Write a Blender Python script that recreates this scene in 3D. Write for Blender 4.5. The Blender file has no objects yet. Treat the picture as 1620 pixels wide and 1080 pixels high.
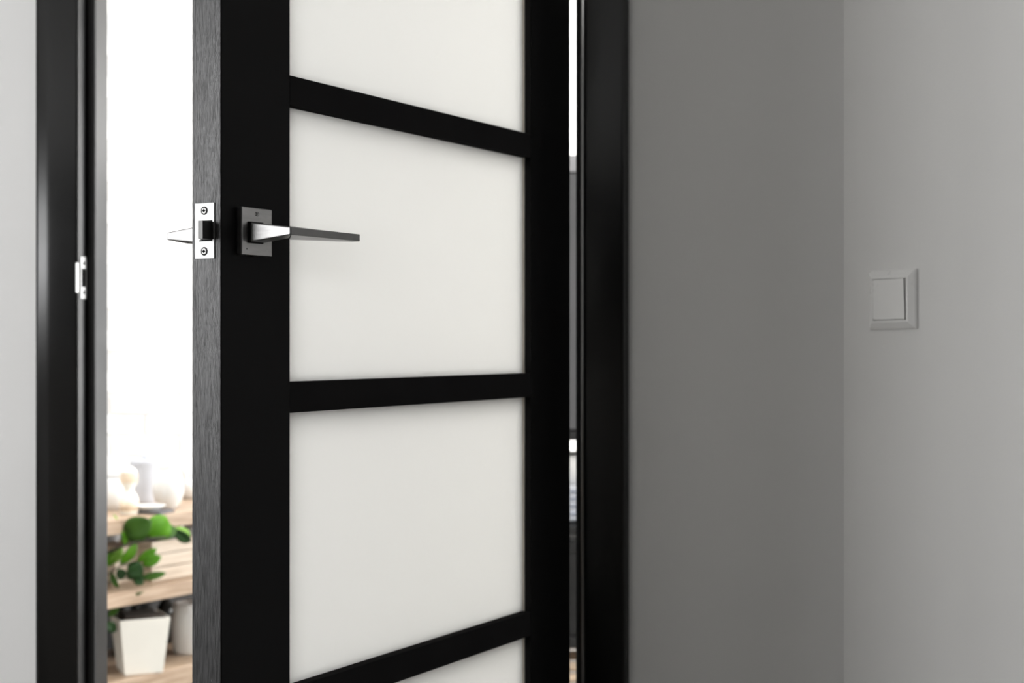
import bpy, bmesh, math, random
from mathutils import Vector, Matrix
random.seed(7)
S = bpy.context.scene
COL = S.collection
F = 2450.0                      # focal length in pixels of the 1620 px wide frame
CAMZ = 0.93
PI = math.pi

# ------------------------------------------------------------------ camera
cam_d = bpy.data.cameras.new('camera')
cam = bpy.data.objects.new('camera', cam_d)
COL.objects.link(cam)
cam.location = (0, 0, CAMZ)
cam.rotation_euler = (PI/2, 0, 0)
cam_d.sensor_width = 36
cam_d.lens = 36*F/1620
cam_d.clip_start = 0.02
cam_d.dof.use_dof = True
cam_d.dof.focus_distance = 1.70
cam_d.dof.aperture_fstop = 6.3
S.camera = cam

# ------------------------------------------------------------------ colour, world, lights
S.view_settings.view_transform = 'Standard'
S.view_settings.look = 'None'
S.view_settings.gamma = 1
S.view_settings.use_curve_mapping = False
S.view_settings.exposure = 0.0
w = bpy.data.worlds.new('world'); S.world = w
w.use_nodes = True
w.node_tree.nodes['Background'].inputs[0].default_value = (0.75, 0.83, 1.0, 1)
w.node_tree.nodes['Background'].inputs[1].default_value = 0.6

def area(name, loc, target, sx, sy, power, col=(1, 1, 1), spread=180):
    d = bpy.data.lights.new(name, 'AREA')
    d.shape = 'RECTANGLE'; d.size = sx; d.size_y = sy; d.energy = power; d.color = col
    d.spread = math.radians(spread)
    o = bpy.data.objects.new(name, d); COL.objects.link(o)
    o.location = loc
    o.rotation_euler = (Vector(target)-Vector(loc)).to_track_quat('-Z', 'Y').to_euler()
    return o
# daylight through the window of the hall (left, behind the camera)
area('hall_window_light', (-2.56, 0.56, 1.27), (-1.0, 0.56, 1.27), 1.8, 1.05, 80, (1.0, 1.0, 1.0))
# daylight through the side window of the bright room behind the door
area('kitchen_window_light', (2.02, 4.0, 1.12), (-1.2, 4.3, 0.95), 1.9, 1.4, 200, (1.0, 0.995, 0.985))
area('kitchen_fill_light', (-0.9, 3.7, 2.5), (-0.9, 3.7, 0), 1.2, 1.2, 36, (1.0, 0.99, 0.97))  # added overhead fill for the far room, not a known lamp

# ------------------------------------------------------------------ materials
def mat(name, col, rough=0.5, metal=0.0, var=0.06, scale=30.0, bump=0.0, stretch=(1, 1, 1), spec=0.5, coat=0.0, rvar=0.06, bscale=None):
    m = bpy.data.materials.new(name); m.use_nodes = True
    nt = m.node_tree; b = nt.nodes['Principled BSDF']
    tc = nt.nodes.new('ShaderNodeTexCoord'); mp = nt.nodes.new('ShaderNodeMapping')
    mp.inputs['Scale'].default_value = stretch
    nt.links.new(tc.outputs['Object'], mp.inputs[0])
    nz = nt.nodes.new('ShaderNodeTexNoise'); nz.inputs['Scale'].default_value = scale
    nz.inputs['Detail'].default_value = 5
    nt.links.new(mp.outputs[0], nz.inputs['Vector'])
    cr = nt.nodes.new('ShaderNodeValToRGB')
    c0 = [max(0, c*(1-var*2)) for c in col]; c1 = [min(1, c*(1+var*2)) for c in col]
    cr.color_ramp.elements[0].position = 0.25; cr.color_ramp.elements[1].position = 0.75
    cr.color_ramp.elements[0].color = (*c0, 1); cr.color_ramp.elements[1].color = (*c1, 1)
    nt.links.new(nz.outputs[0], cr.inputs[0]); nt.links.new(cr.outputs[0], b.inputs['Base Color'])
    mr = nt.nodes.new('ShaderNodeMapRange')
    mr.inputs['To Min'].default_value = max(0.02, rough-rvar); mr.inputs['To Max'].default_value = min(1, rough+rvar)
    nt.links.new(nz.outputs[0], mr.inputs[0]); nt.links.new(mr.outputs[0], b.inputs['Roughness'])
    b.inputs['Metallic'].default_value = metal
    b.inputs['Specular IOR Level'].default_value = spec
    b.inputs['Coat Weight'].default_value = coat
    if bump:
        bp = nt.nodes.new('ShaderNodeBump'); bp.inputs['Strength'].default_value = bump
        bp.inputs['Distance'].default_value = 0.001
        src = nz
        if bscale:
            src = nt.nodes.new('ShaderNodeTexNoise'); src.inputs['Scale'].default_value = bscale
            nt.links.new(mp.outputs[0], src.inputs['Vector'])
        nt.links.new(src.outputs[0], bp.inputs['Height']); nt.links.new(bp.outputs[0], b.inputs['Normal'])
    return m

def grain_mat(name, dark, light, rough, bump, sc, stretch, spec=0.5):
    m = mat(name, light, rough, 0, 0.05, sc, bump, stretch, spec)
    nt = m.node_tree
    cr = [n for n in nt.nodes if n.type == 'VALTORGB'][0]
    cr.color_ramp.elements[0].position = 0.36; cr.color_ramp.elements[1].position = 0.60
    cr.color_ramp.elements[0].color = (*dark, 1); cr.color_ramp.elements[1].color = (*light, 1)
    return m

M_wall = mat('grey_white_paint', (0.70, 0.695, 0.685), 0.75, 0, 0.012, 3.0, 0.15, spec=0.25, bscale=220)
M_dim = mat('bounce_cut_grey', (0.09, 0.09, 0.093), 0.7, 0, 0.02, 3.0)  # unseen hall walls coloured dark to cut the light they bounce
M_ceil = mat('white_ceiling_paint', (0.8, 0.8, 0.79), 0.85, 0, 0.01, 4.0)
M_floor = grain_mat('oak_floor', (0.095, 0.085, 0.075), (0.15, 0.138, 0.125), 0.45, 0.2, 6.0, (1, 8, 1))
M_black = mat('black_satin_lacquer', (0.0042, 0.0040, 0.0042), 0.42, 0, 0.05, 12.0, spec=0.10)
M_rail = mat('black_matt_lacquer', (0.0215, 0.0208, 0.0212), 0.6, 0, 0.05, 12.0, spec=0.0)
M_edge = grain_mat('black_wood_grain', (0.006, 0.006, 0.006), (0.040, 0.040, 0.041), 0.36, 1.0, 46.0, (16, 16, 0.7), spec=0.5)
M_frame = mat('black_frame_laminate', (0.0040, 0.0039, 0.0039), 0.31, 0, 0.05, 10.0, spec=0.5)
M_seal = mat('black_rubber_seal', (0.006, 0.006, 0.006), 0.7, 0, 0.1, 60)
M_metal = mat('satin_nickel', (0.235, 0.233, 0.23), 0.40, 1.0, 0.03, 90.0, 0.05, (1, 1, 5))
M_rose = mat('brushed_nickel', (0.45, 0.447, 0.445), 0.33, 1.0, 0.05, 45.0, 0.05, (1, 1, 4))
M_lever = mat('dark_satin_nickel', (0.22, 0.218, 0.216), 0.30, 1.0, 0.03, 90.0)
M_plate = mat('bright_zinc_plate', (0.31, 0.31, 0.306), 0.50, 0.85, 0.03, 140.0, 0.1)
M_dark = mat('dark_hollow', (0.008, 0.008, 0.008), 0.9, 0, 0.1, 50, spec=0.05)
M_bolt_lit = mat('bolt_lit_grey', (0.16, 0.16, 0.155), 0.5, 0, 0.05, 50)
M_bolt = mat('bolt_dark_reflection', (0.006, 0.006, 0.006), 0.35, 0, 0.1, 50, spec=0.3)  # dark reflection on the metal bolt put in as black colour
M_strike = mat('white_zinc_strike', (0.36, 0.36, 0.357), 0.5, 0.4, 0.02, 80)
M_switch = mat('white_switch_plastic', (0.76, 0.755, 0.745), 0.28, 0, 0.01, 8.0)
M_strip = mat('pale_tan', (0.86, 0.79, 0.70), 0.5, 0, 0.05, 30)

def glass_mat():
    m = bpy.data.materials.new('frosted_glass'); m.use_nodes = True
    nt = m.node_tree; nt.nodes.clear()
    out = nt.nodes.new('ShaderNodeOutputMaterial')
    tr = nt.nodes.new('ShaderNodeBsdfTranslucent'); df = nt.nodes.new('ShaderNodeBsdfDiffuse')
    gl = nt.nodes.new('ShaderNodeBsdfGlossy'); gl.inputs['Roughness'].default_value = 0.35
    nz = nt.nodes.new('ShaderNodeTexNoise'); nz.inputs['Scale'].default_value = 3
    tc = nt.nodes.new('ShaderNodeTexCoord'); nt.links.new(tc.outputs['Object'], nz.inputs['Vector'])
    cr = nt.nodes.new('ShaderNodeValToRGB')
    cr.color_ramp.elements[0].color = (0.975, 0.975, 0.955, 1); cr.color_ramp.elements[1].color = (0.985, 0.98, 0.965, 1)
    nt.links.new(nz.outputs[0], cr.inputs[0])
    nt.links.new(cr.outputs[0], tr.inputs[0]); nt.links.new(cr.outputs[0], df.inputs[0])
    m1 = nt.nodes.new('ShaderNodeMixShader'); m1.inputs[0].default_value = 0.08
    nt.links.new(tr.outputs[0], m1.inputs[1]); nt.links.new(df.outputs[0], m1.inputs[2])
    lw = nt.nodes.new('ShaderNodeFresnel'); lw.inputs[0].default_value = 1.18
    m2 = nt.nodes.new('ShaderNodeMixShader')
    nt.links.new(lw.outputs[0], m2.inputs[0]); nt.links.new(m1.outputs[0], m2.inputs[1]); nt.links.new(gl.outputs[0], m2.inputs[2])
    nt.links.new(m2.outputs[0], out.inputs[0])
    return m
M_glass = glass_mat()

# ------------------------------------------------------------------ mesh helpers
class MB:
    def __init__(s): s.v = []; s.f = []
    def box(s, x0, x1, y0, y1, z0, z1):
        return s.hexa([(x0, y0, z0), (x1, y0, z0), (x1, y1, z0), (x0, y1, z0), (x0, y0, z1), (x1, y0, z1), (x1, y1, z1), (x0, y1, z1)])
    def hexa(s, p):
        n = len(s.v); s.v += [tuple(q) for q in p]
        s.f += [tuple(n+i for i in t) for t in ((3, 2, 1, 0), (4, 5, 6, 7), (0, 1, 5, 4), (1, 2, 6, 5), (2, 3, 7, 6), (3, 0, 4, 7))]
        return s
    def prism(s, pts, z0, z1):                          # pts: list of (x, y), extruded along z
        n = len(s.v); k = len(pts)
        s.v += [(x, y, z0) for x, y in pts] + [(x, y, z1) for x, y in pts]
        s.f += [tuple(n+i for i in reversed(range(k))), tuple(n+k+i for i in range(k))]
        for i in range(k):
            j = (i+1) % k; s.f.append((n+i, n+j, n+k+j, n+k+i))
        return s
    def lathe(s, prof, c=(0, 0, 0), seg=28, axis='z', close=True):
        n = len(s.v); k = len(prof)
        for i in range(seg):
            a = 2*PI*i/seg
            for r, h in prof:
                if axis == 'z': p = (r*math.cos(a), r*math.sin(a), h)
                elif axis == 'x': p = (h, r*math.cos(a), r*math.sin(a))
                else: p = (r*math.cos(a), h, r*math.sin(a))
                s.v.append(tuple(p[j]+c[j] for j in range(3)))
        for i in range(seg):
            i2 = (i+1) % seg
            for j in range(k-1):
                s.f.append((n+i*k+j, n+i2*k+j, n+i2*k+j+1, n+i*k+j+1))
        if close:
            s.f.append(tuple(n+i*k for i in reversed(range(seg)))); s.f.append(tuple(n+i*k+k-1 for i in range(seg)))
        return s
    def tube(s, pts, radii, seg=10):
        n = len(s.v); P = [Vector(p) for p in pts]; k = len(P)
        for i, p in enumerate(P):
            t = (P[min(i+1, k-1)]-P[max(i-1, 0)]).normalized()
            up = Vector((0, 0, 1)) if abs(t.z) < .9 else Vector((1, 0, 0))
            a = t.cross(up).normalized(); b = a.cross(t)
            r = radii if isinstance(radii, (int, float)) else radii[i]
            for j in range(seg):
                q = 2*PI*j/seg; s.v.append(tuple(p+a*r*math.cos(q)+b*r*math.sin(q)))
        for i in range(k-1):
            for j in range(seg):
                j2 = (j+1) % seg
                s.f.append((n+i*seg+j, n+i*seg+j2, n+(i+1)*seg+j2, n+(i+1)*seg+j))
        s.f.append(tuple(n+j for j in reversed(range(seg)))); s.f.append(tuple(n+(k-1)*seg+j for j in range(seg)))
        return s
    def build(s, name, m, parent=None, bevel=0, smooth=False, segs=2):
        me = bpy.data.meshes.new(name); me.from_pydata(s.v, [], s.f)
        bm = bmesh.new(); bm.from_mesh(me); bmesh.ops.recalc_face_normals(bm, faces=bm.faces); bm.to_mesh(me); bm.free()
        me.materials.append(m)
        o = bpy.data.objects.new(name, me); COL.objects.link(o)
        if parent: o.parent = parent
        if smooth:
            for p in me.polygons: p.use_smooth = True
        if bevel:
            b = o.modifiers.new('bevel', 'BEVEL'); b.width = bevel; b.segments = segs; b.limit_method = 'ANGLE'; b.angle_limit = math.radians(40)
        return o

def tag(o, label=None, cat=None, group=None, kind=None):
    if label: o['label'] = label
    if cat: o['category'] = cat
    if group: o['group'] = group
    if kind: o['kind'] = kind
    return o
def empty(name, x, y, z, ang=0):
    o = bpy.data.objects.new(name, None); COL.objects.link(o)
    o.location = (x, y, z); o.rotation_euler = (0, 0, ang); o.empty_display_size = .05
    return o

class Frame:                                            # a vertical plane's own axes in plan
    def __init__(s, ox, oy, ang):
        s.o = Vector((ox, oy)); s.ang = ang
        s.a = Vector((math.cos(ang), math.sin(ang))); s.b = Vector((-math.sin(ang), math.cos(ang)))
    def A(s, px, b=0.0):                                # position along the plane seen at photo column px
        p = (px-810)/F; q = s.o+s.b*b
        return (p*q.y-q.x)/(s.a.x-p*s.a.y)
    def w(s, a, b): return s.o+s.a*a+s.b*b
    def Z(s, py, a, b=0.0): return CAMZ+(540-py)/F*s.w(a, b).y
    def put(s, o): o.location = (s.o.x, s.o.y, 0); o.rotation_euler = (0, 0, s.ang); return o
    def root(s, name): return empty(name, s.o.x, s.o.y, 0, s.ang)

# door leaf: free corner E, hinge corner H (plan), seen at columns 349 and 902
E = Vector((-461/F*1.666, 1.666)); H = Vector((92/F*2.386, 2.386))
DW = (H-E).length
D = Frame(E.x, E.y, math.atan2((H-E).y, (H-E).x))
TH = math.radians(13.0)
W = Frame(H.x, H.y, -TH)                                # door wall; q = 0 at the face of the architraves
WQ = 0.012                                              # wall face lies behind the architrave face
WT = 0.085                                              # wall thickness
CEIL = 2.6

# ------------------------------------------------------------------ room shell
s_c = W.A(1335, WQ); C = W.w(s_c, WQ)
R = Frame(C.x, C.y, math.radians(-53))                  # angled wall with the switch
s_l0, s_l1 = W.A(56.5), W.A(122.5, .0045)                          # left architrave
s_r0, s_r1 = W.A(919), W.A(993)                         # right architrave
s_rabL, s_rabR = W.A(123, .0045), 0.0165
HEAD = 2.062
LEFT = -2.45; BACK = -6.0
def st(o, label):
    return tag(o, label, None, None, 'structure')
# x position of the door wall's left end so that it meets the left wall
sL = (LEFT-W.w(0, WQ).x)/W.a.x
roL, roR, roH = s_rabL-0.02, s_rabR+0.02, HEAD+0.02
m = MB(); m.box(sL-.15, roL, WQ, WQ+WT, 0, CEIL); m.box(roR, s_c, WQ, WQ+WT, 0, CEIL); m.box(roL, roR, WQ, WQ+WT, roH, CEIL)
st(W.put(m.build('wall_front', M_wall)), 'pale grey painted wall holding the black door frame')
RL = 2.6
m = MB().box(0, RL, 0, .1, 0, CEIL)
st(R.put(m.build('wall_right', M_wall)), 'pale grey wall at right carrying the light switch')
rx_end, ry_end = R.w(RL, 0)
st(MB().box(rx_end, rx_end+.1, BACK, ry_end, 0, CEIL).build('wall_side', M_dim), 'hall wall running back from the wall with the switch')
yl = W.w(sL, WQ).y
wy0, wy1, wz0, wz1 = -.38, 1.5, .70, 1.84
m = MB(); m.box(LEFT-.1, LEFT, BACK, wy0, 0, CEIL); m.box(LEFT-.1, LEFT, wy1, yl+.1, 0, CEIL)
m.box(LEFT-.1, LEFT, wy0, wy1, 0, wz0); m.box(LEFT-.1, LEFT, wy0, wy1, wz1, CEIL)
st(m.build('wall_left', M_wall), 'hall wall with a window, left of the camera')
m = MB().box(LEFT-.1, rx_end+.2, BACK-.1, BACK, 0, CEIL)
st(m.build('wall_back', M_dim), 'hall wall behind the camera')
# hall window
w1 = empty('window_1', LEFT-.05, (wy0+wy1)/2, wz0)
st(w1, 'white framed hall window left of the camera')
hw, hh = (wy1-wy0)/2, wz1-wz0
m = MB(); m.box(-.04, .04, -hw, -hw+.05, 0, hh); m.box(-.04, .04, hw-.05, hw, 0, hh); m.box(-.04, .04, -hw+.05, hw-.05, 0, .05)
m.box(-.04, .04, -hw+.05, hw-.05, hh-.05, hh)
m.build('window_frame', M_ceil, w1)
MB().box(-.03, .03, -.025, .025, .05, hh-.05).build('mullion', M_ceil, w1)
# far room
KY = 5.15; KX0, KX1 = -2.45, 2.15
KB = Frame(0, KY, math.radians(2.5))
ymid = W.w(0, WQ+WT).y
m = MB(); m.box(KX0-.1, KX0, yl+.1, KY+.35, 0, CEIL); st(m.build('wall_kitchen_left', M_ceil), 'white left wall of the bright room beyond the door')
m = MB(); m.box(KX1, KX1+.1, 1.5, KY+.35, 0, .4); m.box(KX1, KX1+.1, 1.5, KY+.35, 1.86, CEIL); m.box(KX1, KX1+.1, 1.5, 3.0, .4, 1.86); m.box(KX1, KX1+.1, 5.0, KY+.35, .4, 1.86)
st(m.build('wall_kitchen_right', M_ceil), 'white right wall of the bright room beyond the door')
m = MB(); m.prism([(C.x+.02, C.y+.06), (KX1+.1, C.y+.06), (KX1+.1, C.y+.16), (C.x+.02, C.y+.16)], 0, CEIL)
st(m.build('wall_kitchen_front', M_ceil), 'white wall of the bright room beside the door wall')
st(MB().box(LEFT-.1, max(rx_end, KX1)+.2, BACK-.1, KY+.4, -.1, 0).build('floor', M_floor), 'oak floor of the hall and the room beyond')
st(MB().box(LEFT-.1, max(rx_end, KX1)+.2, BACK-.1, KY+.4, CEIL, CEIL+.1).build('ceiling', M_ceil), 'white ceiling over the hall and the room beyond')

# white brick wall at the back of the far room, every visible brick an object
M_brick = mat('white_painted_brick', (0.82, 0.81, 0.795), 0.7, 0, 0.03, 14, 0.6, bscale=70)
M_mortar = mat('white_mortar', (0.82, 0.81, 0.80), 0.9, 0, 0.03, 40)
bw = MB().box(KX0, KX1, .012, .12, 0, CEIL).build('wall_kitchen_back', M_mortar)
KB.put(bw); st(bw, 'white painted brick wall of the bright room beyond the door')
bl, bh, jt = .215, .058, .011
bmesh_b = MB().box(0, bl, 0, .03, 0, bh)
proto = None
rest = MB(); nb = 0
rows = int(CEIL/(bh+jt)); cols = int((KX1-KX0)/(bl+jt))+1
for r in range(rows):
    for c in range(-1, cols):
        x0 = KX0+c*(bl+jt)+(0.5*(bl+jt) if r % 2 else 0); z0 = .004+r*(bh+jt)
        if x0 < KX0 or x0+bl > KX1: continue
        y0 = random.uniform(-.0035, .0015)
        seen = (-1.55 < x0 < -0.75 and z0 > .45 and z0 < 2.35) or (-.05 < x0+.1 < .45 and 1.2 < z0 < 2.35)
        if seen and nb < 300:
            if proto is None:
                proto = bmesh_b.build('brick', M_brick, bw, bevel=.004); o = proto
            else:
                o = proto.copy(); COL.objects.link(o)
            o.location = (x0, y0, z0); o.rotation_euler = (0, random.uniform(-.004, .004), random.uniform(-.006, .006)); nb += 1
        else:
            rest.box(x0, x0+bl, y0, y0+.03, z0, z0+bh)
ro = rest.build('brick_field', M_brick, bw); ro['kind'] = 'stuff'

# ------------------------------------------------------------------ door frame (architraves, jambs, stops, strike plate)
fr = W.root('trim_1'); st(fr, 'black door frame with rounded architraves around the half open door'); fr['category'] = 'door frame'
def arch_prof(a0, a1, tilt):
    n = 20; pts = []; wd = a1-a0
    for i in range(n+1):
        t = i/n; e = min(t, 1-t)*wd
        q0_ = -.0078 if tilt else -.0035
        q = q0_ + .0080*(1-min(1, e/.007))**2               # rounded shoulders
        if tilt and t > .5: q = q0_
        if tilt: q += .0123*max(0, t-.34)**1.12/.66**1.12   # long fall towards the opening
        else: q -= .002*math.sin(PI*t)
        pts.append((a0+wd*t, q))
    return pts + [(a1, WQ), (a0, WQ)]
m = MB().prism(arch_prof(s_l0, s_l1, True), 0, HEAD+.075); m.build('architrave', M_frame, fr, smooth=False)
m = MB().prism(arch_prof(s_r0, s_r1, False), 0, HEAD+.075); m.build('architrave', M_frame, fr)
# head architrave
m = MB().box(s_l1, s_r0, -.003, WQ, HEAD+.004, HEAD+.075); m.build('head_architrave', M_frame, fr, bevel=.003)
for o in fr.children:
    if o.name.startswith('architrave'):
        for p in o.data.polygons: p.use_smooth = abs(p.normal.z) < .5 and p.normal.y < .3 and len(p.vertices) == 4
RAB = .040; FD = .0820
sgap = .0140
m = MB()
m.box(roL, s_rabL, .006, WQ+WT, 0, HEAD); m.box(roL, s_rabL+sgap, RAB, FD, 0, HEAD)
jl = m.build('jamb', M_frame, fr, bevel=.0015)
m = MB(); m.box(s_rabR, roR, .002, WQ+WT, 0, HEAD); m.box(s_rabR-sgap, roR, RAB, FD, 0, HEAD)
jr = m.build('jamb', M_frame, fr, bevel=.0015)
m = MB(); m.box(roL, roR, .002, WQ+WT, HEAD, roH); m.box(s_rabL, s_rabR, RAB, FD, HEAD-sgap, HEAD)
m.build('head_jamb', M_frame, fr, bevel=.0015)
for a0, a1 in ((s_rabL, s_rabL+.0136), (s_rabR-.0136, s_rabR)):
    am = (a0+a1)/2
    MB().prism([(a0, RAB), (a0, RAB-.006), (am-.003, RAB-.0075), (am+.002, RAB-.0065), (a1, RAB-.003), (a1, RAB)], 0, HEAD).build('door_seal', M_seal, fr)
# strike plate on the left jamb's rabbet
q0, q1 = .0120, .0325
zc = CAMZ+.1066; zt, zb = zc+.0355, zc-.0355
a = s_rabL
m = MB()
m.box(a, a+.0012, q0, q1, zc+.0150, zt); m.box(a, a+.0012, q0, q1, zb, zc-.0150)
m.box(a, a+.0012, q0, q0+.0042, zc-.0150, zc+.0150)
m.box(a, a+.0012, q1-.0025, q1+.001, zc-.0150, zc+.0150)
sp = m.build('strike_plate', M_strike, fr, bevel=.0005); sp['label'] = 'white metal strike plate with a curved lip on the left jamb'
lip = [(a-.0002, .0075), (a+.0012, .0075), (a+.0012, .003), (a+.0004, -.0022), (a-.0010, -.0018), (a-.0002, .003)]
MB().prism(lip, zc-.0255, zc+.0245).build('strike_lip', M_strike, sp, bevel=.0005)
MB().box(a-.0002, a+.0002, .0075, q0, zc-.0245, zc+.0235).build('lip_web', M_dark, sp)
MB().box(a+.0001, a+.0003, q0+.0042, q1-.0025, zc-.0150, zc+.0150).build('bolt_hole', M_dark, sp)
for dz in (.0245, -.0245):
    MB().lathe([(.0001, .0), (.0030, .0), (.0030, .0003), (.0001, .0003)], (a+.0012, (q0+q1)/2+.001, zc+dz), 12, 'x').build('screw', M_dark, sp)

# ------------------------------------------------------------------ door leaf
dr = D.root('door_1'); st(dr, 'half open black glazed door with four frosted panes in view'); dr['category'] = 'door'
T = .040; DB, DT = .008, 2.045
uL = D.A(459); uR = D.A(840)
rails = [(DB, CAMZ-.747), (CAMZ-.4325, CAMZ-.3965), (CAMZ-.0817, CAMZ-.0464), (CAMZ+.2705, CAMZ+.3046), (CAMZ+.620, CAMZ+.6555), (CAMZ+.971, DT)]
EV = .0008
m = MB().box(EV, uL, 0, T, DB, DT); st1 = m.build('stile', M_black, dr, bevel=.0012)
m = MB().box(0, EV, .0006, T-.0006, DB, DT); m.build('edge_band', M_edge, dr)['label'] = 'grained charcoal edge band of the door'
MB().box(uR, DW, 0, T, DB, DT).build('stile', M_black, dr, bevel=.0012)
for z0, z1 in rails:
    MB().box(uL, uR, .0003, T-.0003, z0, z1).build('rail', M_rail, dr, bevel=.0006)
GV = .014
for i in range(len(rails)-1):
    z0, z1 = rails[i][1], rails[i+1][0]
    MB().box(uL-.004, uR+.004, GV, GV+.008, z0-.004, z1+.004).build('glass_pane', M_glass, dr)
    MB().box(uR-.0012, uR, GV-.0035, GV, z0, z1).build('pane_edge_strip', M_strip, dr)  # thin pale strip along the right edge of the pane
# hinges (outside the photograph's frame)
for hz in (.22, 1.80):
    m = MB().lathe([(.0001, -.05), (.006, -.05), (.006, .05), (.0001, .05)], (DW+.003, -.003, hz), 16)
    m.build('hinge', M_metal, dr)

# latch in the edge of the door
lz = CAMZ+.1197
m = MB().box(-.0012, 0, .0078, .0350, lz-.0302, lz+.0302)
lp = m.build('latch_plate', M_plate, dr, bevel=.0004); lp['label'] = 'bright metal latch plate screwed to the door edge'
b0, b1, pr = .0095, .0265, .0165
def wedge(v0, v1, tip, u0, proj, z0, z1):
    return MB().prism([(u0, v0), (u0-proj, v0), (u0-proj, tip), (u0, v1)], z0, z1)
wedge(b0, b1, b0+.0062, -.0012, pr, lz-.0098, lz+.0098).build('latch_bolt', M_bolt, lp, bevel=.0008)
MB().box(-.0012-pr-.0004, -.0012-pr, b0+.0002, b0+.0064, lz-.0097, lz+.0097).build('bolt_lit_face', M_bolt_lit, lp)  # lit tip of the bolt, its brightness put in as grey
m = MB()
for (z0, z1) in ((lz+.0098, lz+.0112), (lz-.0112, lz-.0098)):
    m.box(-.0014, -.0010, b0+.001, b1+.002, z0, z1)
m.build('bolt_slot', M_dark, lp)
for dz in (.0217, -.0222):
    c = (-.0012, .0216, lz+dz)
    MB().lathe([(.0001, 0), (.0046, 0), (.0046, -.0003), (.0001, -.0003)], c, 24, 'x').build('screw_recess', M_dark, lp)
    MB().lathe([(.0001, -.0003), (.0034, -.0003), (.0030, -.0007), (.0001, -.0009)], c, 24, 'x').build('screw', M_plate, lp, smooth=False)
    m = MB(); x0, x1 = c[0]-.0012, c[0]-.0007
    m.box(x0, x1, c[1]-.0019, c[1]+.0019, c[2]-.0007, c[2]+.0007); m.box(x0, x1, c[1]-.0007, c[1]+.0007, c[2]-.0019, c[2]+.0019)
    m.build('screw_slot', M_dark, lp)

# lever handles, hall side (sgn -1) and far side (sgn +1)
uc, hz = .0524, CAMZ+.1208
def handle(sgn, reach):
    base = 0 if sgn < 0 else T
    def V(d): return base+sgn*d
    def bx(mm, u0, u1, d0, d1, z0, z1):
        y0, y1 = sorted((V(d0), V(d1))); return mm.box(u0, u1, y0, y1, z0, z1)
    r = bx(MB(), uc-.0262, uc+.0262, 0, .0080, hz-.0262, hz+.0262).build('handle_rose', M_rose, dr, bevel=.0011, segs=3)
    r['label'] = 'square brushed rose of the door handle'
    # neck: tapers in height away from the rose; arm: flat bar along the door
    ul, ur = uc-.0095, uc+.0095
    zl = hz-.0012
    m = MB(); h0, h1 = .0108, .0042
    m.hexa([(ul-.0050, V(.0092), zl-h0), (ur, V(.0092), zl-h0), (ur, V(reach), zl-h1), (ul, V(reach), zl-h1),
            (ul-.0050, V(.0092), zl+h0), (ur, V(.0092), zl+h0), (ur, V(reach), zl+h1), (ul, V(reach), zl+h1)])
    nk = m.build('handle_neck', M_metal, dr, bevel=.0013, segs=3)
    bx(MB(), ul-.0068, ur-.001, .0078, .0104, zl-.0118, zl+.0118).build('neck_shadow_gap', M_dark, nk, bevel=.0008)  # dark block added for the shadow gap at the neck root
    nk['label'] = 'tapered neck of the lever handle'
    m = MB(); ue = D.A(569, -.061)
    m.hexa([(ul+.0005, V(reach+.0004), zl-.0042), (ue, V(reach+.0004), zl-.0040), (ue, V(reach-.010), zl-.0046), (ur-.001, V(reach-.016), zl-.0082),
            (ul+.0005, V(reach+.0004), zl+.0042), (ue, V(reach+.0004), zl+.0040), (ue, V(reach-.010), zl+.0044), (ur-.001, V(reach-.016), zl+.0070)])
    m.build('handle_lever', M_lever, dr, bevel=.0007)
    if sgn < 0:
        # maker's ring mark, set into the top of the rose, and grub screw
        for du, rr in ((-.0012, .0021), (.0010, .0024)):
            MB().lathe([(rr-.0003, -.0083), (rr, -.0083), (rr, -.0080), (rr-.0003, -.0080)], (uc+du-.0005, 0, hz+.0195), 20, 'y', close=False).build('ring_mark', M_dark, r)
        MB().lathe([(.0001, -.0082), (.0008, -.0082), (.0008, -.0079)], (uc-.018, 0, hz-.0195), 12, 'y', close=False).build('pin_mark', M_dark, r)
        MB().lathe([(.0001, hz-.0275), (.0016, hz-.0275), (.0018, hz-.0260), (.0001, hz-.0260)], (uc-.0045, -.004, 0), 12).build('grub_screw', M_dark, r)
handle(-1, .061)
handle(1, .074)

# ------------------------------------------------------------------ light switch on the right wall
t0, t1 = R.A(1377.5), R.A(1452.5)
tc_, sz = (t0+t1)/2, (t1-t0)/2
zsw = (R.Z(428.3, t0)+R.Z(520.8, t0))/2
sw = empty('light_switch', R.w(tc_, 0).x, R.w(tc_, 0).y, zsw, R.ang)
sw.rotation_euler = (0, -.010, R.ang)
tag(sw, 'white square rocker light switch on the pale grey wall', 'switch')
def ring(mm, o0, y0, o1, y1):
    n = len(mm.v)
    for o, y in ((o0, y0), (o1, y1)):
        mm.v += [(-o, y, -o), (o, y, -o), (o, y, o), (-o, y, o)]
    for i in range(4):
        j = (i+1) % 4; mm.f.append((n+i, n+j, n+4+j, n+4+i))
m = MB(); inn = sz*.70
ring(m, sz, 0, sz, -.0035); ring(m, sz, -.0035, sz*.96, -.0055); ring(m, sz*.96, -.0055, sz*.77, -.0105); ring(m, sz*.77, -.0105, inn, -.0110); ring(m, inn, -.0110, inn, -.001)
bm_o = m.build('switch_frame', M_switch, sw, bevel=.0010)
MB().box(-inn, inn, -.0025, -.0003, -inn, inn).build('back_plate', M_switch, sw)
k = inn-.0008; kr = k-.0022
MB().hexa([(-k-.0006, -.002, -k), (k-.0006, -.002, -k), (k-.0006, -.002, k), (-k-.0006, -.002, k),
           (-k-.0006, -.0110, -k), (k-.0008, -.0126, -k), (kr, -.0136, k), (-k-.0006, -.0112, k)]).build('rocker', M_switch, sw, bevel=.0006)

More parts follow.
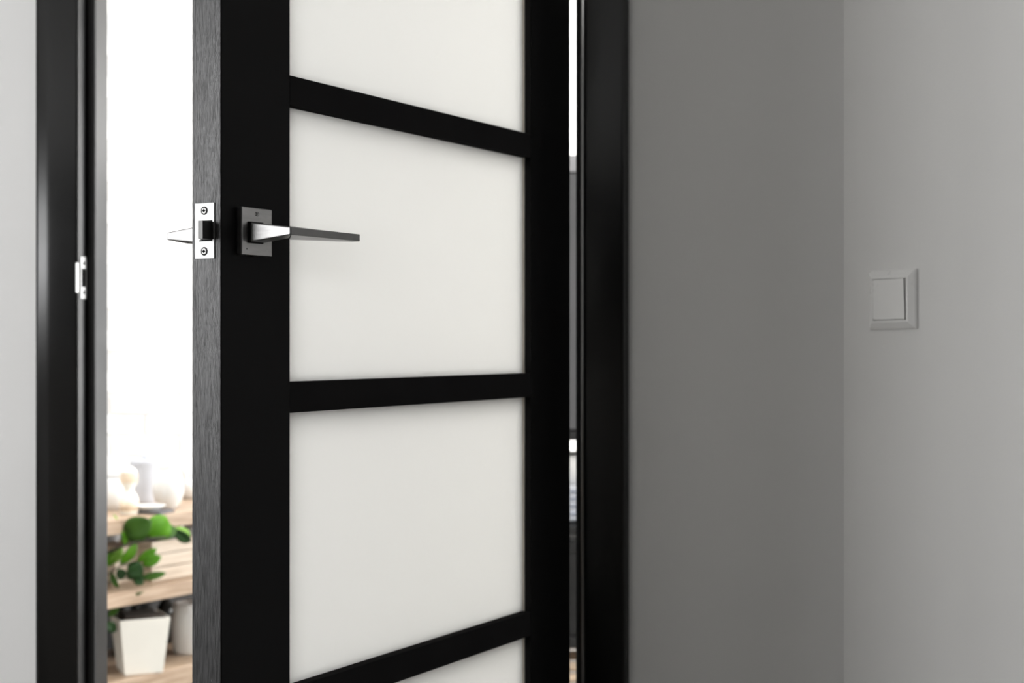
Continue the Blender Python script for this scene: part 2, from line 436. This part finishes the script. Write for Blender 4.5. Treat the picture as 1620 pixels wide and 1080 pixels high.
# ------------------------------------------------------------------ far room: open wooden rack
M_wood = grain_mat('pale_oak_board', (0.34, 0.235, 0.155), (0.47, 0.35, 0.25), 0.5, 0.2, 7.0, (1, 6, 14))
M_blackmetal = mat('black_metal', (0.02, 0.02, 0.02), 0.4, 0.3, 0.1, 20)
M_white = mat('white_glazed_ceramic', (0.72, 0.715, 0.70), 0.22, 0, 0.015, 8)
M_cream = mat('cream_ceramic', (0.87, 0.85, 0.78), 0.4, 0, 0.02, 8)
M_stone = mat('speckled_beige_stoneware', (0.72, 0.60, 0.46), 0.5, 0, 0.14, 26)
M_grey = mat('slate_grey', (0.11, 0.11, 0.12), 0.55, 0, 0.08, 25)
M_bluegrey = mat('pale_blue_grey_enamel', (0.55, 0.57, 0.62), 0.4, 0, 0.03, 18)
M_crate = grain_mat('pale_pine', (0.54, 0.44, 0.34), (0.70, 0.60, 0.49), 0.6, 0.2, 9.0, (1, 1, 9))
M_bottle = mat('dark_bottle_glass', (0.02, 0.022, 0.022), 0.12, 0, 0.1, 10)
M_soil = mat('dark_soil', (0.03, 0.022, 0.016), 0.95, 0, 0.3, 90, 0.8)

KA = math.atan2(.835, .55)
ox = (118-810)/F*3.62
K = Frame(ox, 3.62, KA)
rk = K.root('shelf_rack')
tag(rk, 'low wooden shelf rack with pale oak boards seen through the doorway', 'shelf')
RKL, RKD = 1.25, .33
boards = [(.060, .110), (.289, .325), (.465, .500)]
for z0, z1 in boards:
    MB().box(0, RKL, 0, RKD, z0, z1).build('board', M_wood, rk, bevel=.002)
for a_ in (-.025, RKL):
    for b_ in (.03, RKD-.055):
        MB().box(a_, a_+.025, b_, b_+.025, 0, .500).build('post', M_blackmetal, rk)
MB().box(0, RKL, RKD-.012, RKD-.002, .110, .289).build('back_panel', M_blackmetal, rk)
MB().box(0, RKL, RKD-.012, RKD-.002, .325, .465).build('back_panel', M_white, rk)

def onrack(px, b, z):
    a_ = K.A(px, b); p = K.w(a_, b); return Vector((p.x, p.y, z))
def thing(name, px, b, z, label, cat, group=None):
    p = onrack(px, b, z); o = empty(name, p.x, p.y, p.z, KA); return tag(o, label, cat, group)

# --- top board: white crockery
zt_ = .500
v = thing('ceramic_pitcher', 266, .10, zt_, 'big white rounded pitcher with a loop handle on the top board', 'pitcher')
prof = [(.0001, 0), (.022, 0), (.025, .004), (.036, .022), (.041, .048), (.038, .074), (.029, .094), (.024, .104), (.027, .112), (.024, .110), (.021, .103), (.026, .092), (.034, .074), (.0001, .016)]
MB().lathe(prof, close=False).build('body', M_white, v, smooth=True)
MB().tube([(.028, 0, .099), (.044, 0, .104), (.060, 0, .088), (.062, 0, .062), (.052, 0, .037), (.037, 0, .029)], .0055, 10).build('handle', M_white, v, smooth=True)
v = thing('stoneware_bottle', 204, .07, zt_, 'beige and white waisted stoneware bottle at the left of the top board', 'bottle')
prof = [(.0001, 0), (.020, 0), (.023, .006), (.023, .038), (.018, .050), (.012, .058), (.0125, .066), (.020, .078), (.0215, .095), (.018, .110), (.009, .118), (.0001, .119)]
MB().lathe(prof, close=False).build('body', M_cream, v, smooth=True)
MB().lathe([(.0226, .010), (.0236, .010), (.0236, .034), (.0226, .034)], close=False).build('band', M_stone, v, smooth=True)
MB().lathe([(.0196, .078), (.0216, .083), (.0222, .095), (.0195, .106)], close=False).build('band', M_stone, v, smooth=True)
v = thing('dessert_plate', 237, .050, zt_+.007, 'white dessert plate lying on the slate coaster at the front of the top board', 'plate')
MB().lathe([(.0001, 0), (.023, 0), (.025, .003), (.039, .011), (.040, .013), (.037, .0125), (.023, .006), (.0001, .005)], close=False).build('body', M_white, v, smooth=True)
v = thing('ceramic_canister', 232, .26, zt_, 'pale grey straight canister with a flat lid behind the pitcher', 'canister')
MB().lathe([(.0001, 0), (.040, 0), (.043, .004), (.043, .10), (.0001, .10)], close=False).build('body', M_bluegrey, v, smooth=False)
MB().lathe([(.0001, .10), (.045, .10), (.045, .112), (.012, .114), (.012, .126), (.0001, .128)], close=False).build('lid', M_bluegrey, v)
v = thing('sugar_bowl', 300, .225, zt_, 'small white sugar bowl behind the big pitcher', 'bowl')
MB().lathe([(.0001, 0), (.024, 0), (.040, .018), (.046, .04), (.040, .055), (.037, .055), (.043, .04), (.0001, .008)], close=False).build('body', M_white, v, smooth=True)
v = thing('sauce_cup', 182, .18, zt_, 'plain white cup behind the stoneware bottle', 'cup')
MB().lathe([(.0001, 0), (.028, 0), (.036, .02), (.040, .075), (.037, .075), (.033, .02), (.0001, .008)], close=False).build('body', M_white, v, smooth=True)
p = onrack(240, .048, zt_)
v = empty('slate_coaster', p.x, p.y, p.z, KA+.25); tag(v, 'dark slate coaster at the front edge of the top board', 'coaster')
MB().box(-.034, .036, -.044, .034, 0, .007).build('slab', M_grey, v, bevel=.001)

# --- middle board: crate, bowl, jars
zm = .325
cr = thing('pine_crate', 250, .12, zm, 'pale pine box crate on the middle board', 'crate')
for i in range(3):
    z0 = i*.0335
    MB().box(-.078, .078, -.060, -.052, z0, z0+.0315).build('plank', M_crate, cr, bevel=.001)
    MB().box(-.078, .078, .052, .060, z0, z0+.0315).build('plank', M_crate, cr, bevel=.001)
    MB().box(-.078, -.070, -.052, .052, z0, z0+.0315).build('plank', M_crate, cr, bevel=.001)
    MB().box(.070, .078, -.052, .052, z0, z0+.0315).build('plank', M_crate, cr, bevel=.001)
MB().box(-.070, .070, -.052, .052, 0, .006).build('crate_floor', M_crate, cr)
v = thing('charcoal_bowl', 256, .12, zm+.006, 'charcoal bowl standing inside the pine crate', 'bowl')
MB().lathe([(.0001, 0), (.028, 0), (.036, .02), (.045, .07), (.050, .128), (.046, .128), (.041, .07), (.0001, .012)], close=False).build('body', M_grey, v, smooth=True)
v = thing('enamel_mug', 216, .245, zm, 'pale blue grey enamel canister behind the crate', 'canister')
MB().lathe([(.0001, 0), (.040, 0), (.042, .003), (.042, .118), (.039, .118), (.039, .01), (.0001, .008)], close=False).build('body', M_bluegrey, v, smooth=False)
v = thing('white_jar', 306, .10, zm, 'white ceramic jar with dark foot right of the pine crate', 'jar')
MB().lathe([(.0001, .004), (.027, .004), (.033, .015), (.034, .07), (.031, .105), (.024, .122), (.020, .122), (.0001, .10)], close=False).build('body', M_white, v, smooth=True)
MB().lathe([(.0001, 0), (.034, 0), (.034, .004), (.0001, .004)], close=False).build('foot', M_grey, v)
v = thing('wooden_box', 182, .16, zm, 'plain pale wooden box at the left of the middle board', 'box')
MB().box(-.045, .045, -.05, .05, 0, .075).build('body', M_crate, v, bevel=.002)
MB().box(-.048, .048, -.053, .053, .075, .09).build('lid', M_crate, v, bevel=.002)

# --- bottom board: dark bottles, white jar and the square pot
zb_ = .110
for i, (px, b_, rr, lab) in enumerate(((192, .24, .024, 'dark glass bottle behind the left corner of the cream pot'), (214, .25, .024, 'dark glass bottle behind the middle of the cream pot'), (262, .27, .026, 'dark glass bottle right behind the cream pot'))):
    v = thing('dark_bottle', px, b_, zb_, lab, 'bottle', 'dark bottles on the bottom board')
    MB().lathe([(.0001, 0), (rr, 0), (rr, .085), (rr*.8, .10), (.009, .118), (.009, .145), (.0001, .145)], close=False).build('body', M_bottle, v, smooth=True)
    MB().lathe([(.0105, .132), (.0105, .152), (.0001, .152)], close=False).build('cap', M_bluegrey, v)
v = thing('white_crock', 300, .11, zb_, 'tall white crock at the right of the bottom board', 'crock')
MB().lathe([(.0001, 0), (.040, 0), (.044, .01), (.050, .09), (.044, .13), (.040, .135), (.036, .13), (.0001, .11)], close=False).build('body', M_white, v, smooth=True)

# square tapered pot with the plant
pp = onrack(221, .055, zb_)
pl = empty('potted_plant', pp.x, pp.y, pp.z, math.radians(26))
tag(pl, 'green leafy plant in a square tapered cream pot on the bottom board', 'plant')
def sq(o, i, h0, h1, o0, o1):
    pass
m = MB()
bo, to, th, hp = .047, .062, .003, .138
def ringsq(r, z, notch=0):
    return [(-r, -r, z), (r, -r, z), (r, r, z), (-r, r, z)]
m.v += ringsq(bo, 0)+ringsq(to, hp)+ringsq(to-th, hp)+ringsq(bo-th, .01)
for k_ in range(3):
    for i in range(4):
        j = (i+1) % 4; m.f.append((k_*4+i, k_*4+j, k_*4+4+j, k_*4+4+i))
m.f += [(0, 1, 2, 3), (12, 13, 14, 15)]
m.build('pot', M_cream, pl, bevel=.0025)
m = MB(); r_ = .0580; m.v += ringsq(r_, hp-.004)+ringsq(.040, hp+.006)+ringsq(r_-.006, hp-.03)
m.f += [(4, 5, 6, 7), (8, 9, 10, 11)]+[(i, (i+1) % 4, 4+(i+1) % 4, 4+i) for i in range(4)]+[(i, (i+1) % 4, 8+(i+1) % 4, 8+i) for i in range(4)]
m.build('soil', M_soil, pl)

M_leafs = []
for nm, dk, lt in (('leaf_green', (.024, .068, .009), (.048, .122, .014)), ('fresh_leaf_green', (.055, .180, .006), (.100, .270, .014)), ('deep_leaf_green', (.012, .040, .010), (.024, .066, .017)), ('young_leaf_green', (.18, .38, .05), (.27, .48, .09))):
    M_leafs.append(grain_mat(nm, dk, lt, 0.45, 0.1, 14.0, (1, 3, 1), 0.2))
M_stem = mat('brown_green_stem', (.030, .028, .014), 0.5, 0, 0.2, 30)
inv = (Matrix.Translation(pl.location) @ Matrix.Rotation(math.radians(26), 4, 'Z')).inverted()
def at(x, y, Y): return Vector(((x-810)/F*Y, Y, CAMZ+(540-y)/F*Y))
def leaf(x0, y0, x1, y1, wpx, Y0, Y1, mi, cup=.25, roll=0.0):
    a0, a1 = at(x0, y0, Y0), at(x1, y1, Y1)
    L = (a1-a0); ln = L.length; t = L.normalized()
    view = ((a0+a1)/2-Vector((0, 0, CAMZ))).normalized()
    side = t.cross(view).normalized(); nrm = side.cross(t).normalized()
    q = Matrix.Rotation(roll, 3, t); side = q @ side; nrm = q @ nrm
    hw_ = (1.15 if wpx < 25 else 1.03)*wpx/F*(Y0+Y1)/2/2
    n = 8; vs = []; fs = []
    for i in range(n+1):
        u = i/n; ww = hw_*(math.sin(PI*min(1, u*.94+.03))**.75)*(1.0 if u < .97 else .4)
        c_ = a0+t*(ln*u)+nrm*(-.12*ln*math.sin(PI*u))
        for s_ in (-1, -.5, 0, .5, 1):
            vs.append(c_+side*ww*s_+nrm*(-cup*ww*abs(s_)**1.5))
    vs = [inv @ p_ for p_ in vs]
    for i in range(n):
        for j in range(4):
            k_ = i*5+j; fs.append((k_, k_+1, k_+6, k_+5))
    me = bpy.data.meshes.new('leaf'); me.from_pydata(vs, [], fs); me.materials.append(M_leafs[mi])
    for p_ in me.polygons: p_.use_smooth = True
    o = bpy.data.objects.new('leaf', me); COL.objects.link(o); o.parent = pl
    so = o.modifiers.new('thickness', 'SOLIDIFY'); so.thickness = .0012; so.offset = 0
    return o
PY = pp.y
def stem(pts, r):
    P = [inv @ at(*q) for q in pts]
    MB().tube(P, [r*(1-.5*i/(len(P)-1)) for i in range(len(P))], 8).build('stem', M_stem, pl, smooth=True)
ys = PY
stem([(196, 1000, ys), (178, 960, ys-.03), (152, 915, ys-.07), (150, 885, ys-.10), (169, 874, ys-.125), (195, 863, ys-.13), (238, 852, ys-.12), (276, 848, ys-.08)], .0052)
stem([(198, 1000, ys), (176, 965, ys-.02), (163, 935, ys-.03), (170, 908, ys-.05), (190, 895, ys-.06), (215, 888, ys-.06)], .0030)
stem([(200, 1000, ys), (172, 962, ys-.03), (188, 944, ys-.06), (205, 938, ys-.07)], .0026)
stem([(197, 1000, ys), (180, 965, ys-.01), (172, 920, ys-.05), (196, 914, ys-.06), (224, 914, ys-.07)], .0026)
for a_ in (
    (196, 844, 240, 824, 40, ys-.11, ys-.12, 0, .2, .15),
    (200, 852, 236, 832, 30, ys-.105, ys-.10, 2, .2, -.2),
    (236, 850, 262, 816, 42, ys-.10, ys-.08, 1, .3, .3),
    (242, 852, 279, 836, 24, ys-.095, ys-.06, 0, .3, -.3),
    (272, 836, 302, 856, 15, ys-.06, ys-.02, 2, .35, .2),
    (278, 834, 301, 848, 9, ys-.055, ys-.02, 3, .3, -.4),
    (197, 862, 195, 828, 13, ys-.105, ys-.11, 1, .4, .5),
    (195, 833, 179, 813, 3, ys-.10, ys-.11, 3, .1, 0),
    (190, 892, 216, 858, 15, ys-.06, ys-.05, 1, .3, .4),
    (186, 884, 176, 868, 18, ys-.06, ys-.02, 3, .2, .2),
    (174, 892, 194, 866, 13, ys-.05, ys-.04, 3, .2, .4),
    (218, 887, 248, 867, 13, ys-.06, ys-.05, 1, .3, .2),
    (226, 894, 255, 880, 15, ys-.06, ys-.05, 1, .3, -.1),
    (204, 892, 226, 910, 26, ys-.07, ys-.08, 2, .2, .1),
    (204, 916, 222, 890, 22, ys-.07, ys-.08, 2, .2, .3),
    (200, 904, 184, 912, 16, ys-.07, ys-.07, 2, .3, .2),
    (222, 914, 263, 906, 11, ys-.07, ys-.05, 0, .3, .1),
    (213, 914, 226, 924, 14, ys-.075, ys-.08, 2, .3, -.2),
    (176, 905, 188, 930, 9, ys-.06, ys-.07, 0, .3, .4),
    (178, 948, 228, 935, 6, ys-.06, ys-.08, 0, .3, .5),
    (172, 895, 176, 870, 14, ys-.05, ys-.05, 1, .3, .4),
    (188, 958, 172, 976, 10, ys-.06, ys-.08, 0, .3, .2),
    (183, 998, 166, 984, 14, ys-.07, ys-.09, 2, .3, .2),
    (160, 890, 186, 874, 14, ys-.05, ys-.05, 1, .3, .4),
):
    leaf(*a_)

# ------------------------------------------------------------------ far room, seen through the slit at the hinge side
M_cab = mat('dark_grey_cabinet_lacquer', (0.085, 0.085, 0.088), 0.35, 0, 0.04, 6)
M_cabtop = mat('mid_grey_top', (0.26, 0.26, 0.27), 0.4, 0, 0.04, 9)
M_wicker = mat('pale_wicker', (0.58, 0.45, 0.33), 0.7, 0, 0.15, 60, 0.6)
SX, SY = .26, 3.85
ck = empty('kitchen_rack', SX, SY, 0, math.radians(-8))
tag(ck, 'dark kitchen rack glimpsed through the slit at the door hinge', 'rack')
for z0, z1 in ((.20, .225), (.47, .49), (.695, .715)):
    MB().box(-.28, .28, -.18, .18, z0, z1).build('board', M_blackmetal, ck)
for a_ in (-.28, .255):
    for b_ in (-.18, .155):
        MB().box(a_, a_+.025, b_, b_+.025, 0, .695).build('post', M_blackmetal, ck)
def on(name, dx, dy, z, label, cat, group=None):
    c_, s_ = math.cos(math.radians(-8)), math.sin(math.radians(-8))
    o = empty(name, SX+dx*c_-dy*s_, SY+dx*s_+dy*c_, z, math.radians(-8)); return tag(o, label, cat, group)
v = on('grey_cupboard', 0, 0, .715, 'dark grey cupboard on top of the kitchen rack behind the slit', 'cupboard')
MB().box(-.27, .27, -.15, .17, 0, .62).build('body', M_cab, v, bevel=.002)
MB().box(-.268, -.002, -.168, -.15, .005, .615).build('cupboard_door', M_cab, v, bevel=.002)
MB().box(.002, .268, -.168, -.15, .005, .615).build('cupboard_door', M_cab, v, bevel=.002)
MB().box(-.28, .28, -.17, .18, .62, .66).build('top', M_cabtop, v, bevel=.002)
for i in range(5):
    v = on('stacked_plate', -.11, -.04, .49+i*.018, ['lowest', 'second', 'middle', 'fourth', 'topmost'][i]+' grey white plate of the stack on the kitchen rack behind the slit', 'plate', 'plates in the stack on the kitchen rack')
    MB().lathe([(.0001, 0), (.06, 0), (.11, .013), (.112, .0165), (.06, .006), (.0001, .005)], close=False).build('body', M_bluegrey, v, smooth=True)
v = on('serving_bowl', -.11, -.04, .49+4*.018+.0165, 'white serving bowl on the plate stack behind the slit', 'bowl')
MB().lathe([(.0001, 0), (.04, 0), (.075, .03), (.09, .075), (.086, .075), (.07, .032), (.0001, .008)], close=False).build('body', M_white, v, smooth=True)
v = on('black_box', -.08, -.02, .225, 'black storage box on the lower board of the kitchen rack', 'box')
MB().box(-.14, .14, -.14, .14, 0, .20).build('body', M_blackmetal, v, bevel=.003)
MB().box(-.145, .145, -.145, .145, .20, .225).build('lid', M_blackmetal, v, bevel=.003)
v = on('wicker_basket', -.08, -.02, 0, 'pale wicker basket on the floor under the kitchen rack', 'basket')
for i in range(6):
    z0 = .012+i*.028; e_ = .12+.003*i
    m = MB(); m.tube([(-e_, -e_, z0), (e_, -e_, z0), (e_, e_, z0), (-e_, e_, z0), (-e_, -e_, z0)], .012, 8)
    m.build('woven_band', M_wicker, v, smooth=True)
MB().box(-.12, .12, -.12, .12, .001, .01).build('basket_floor', M_wicker, v)
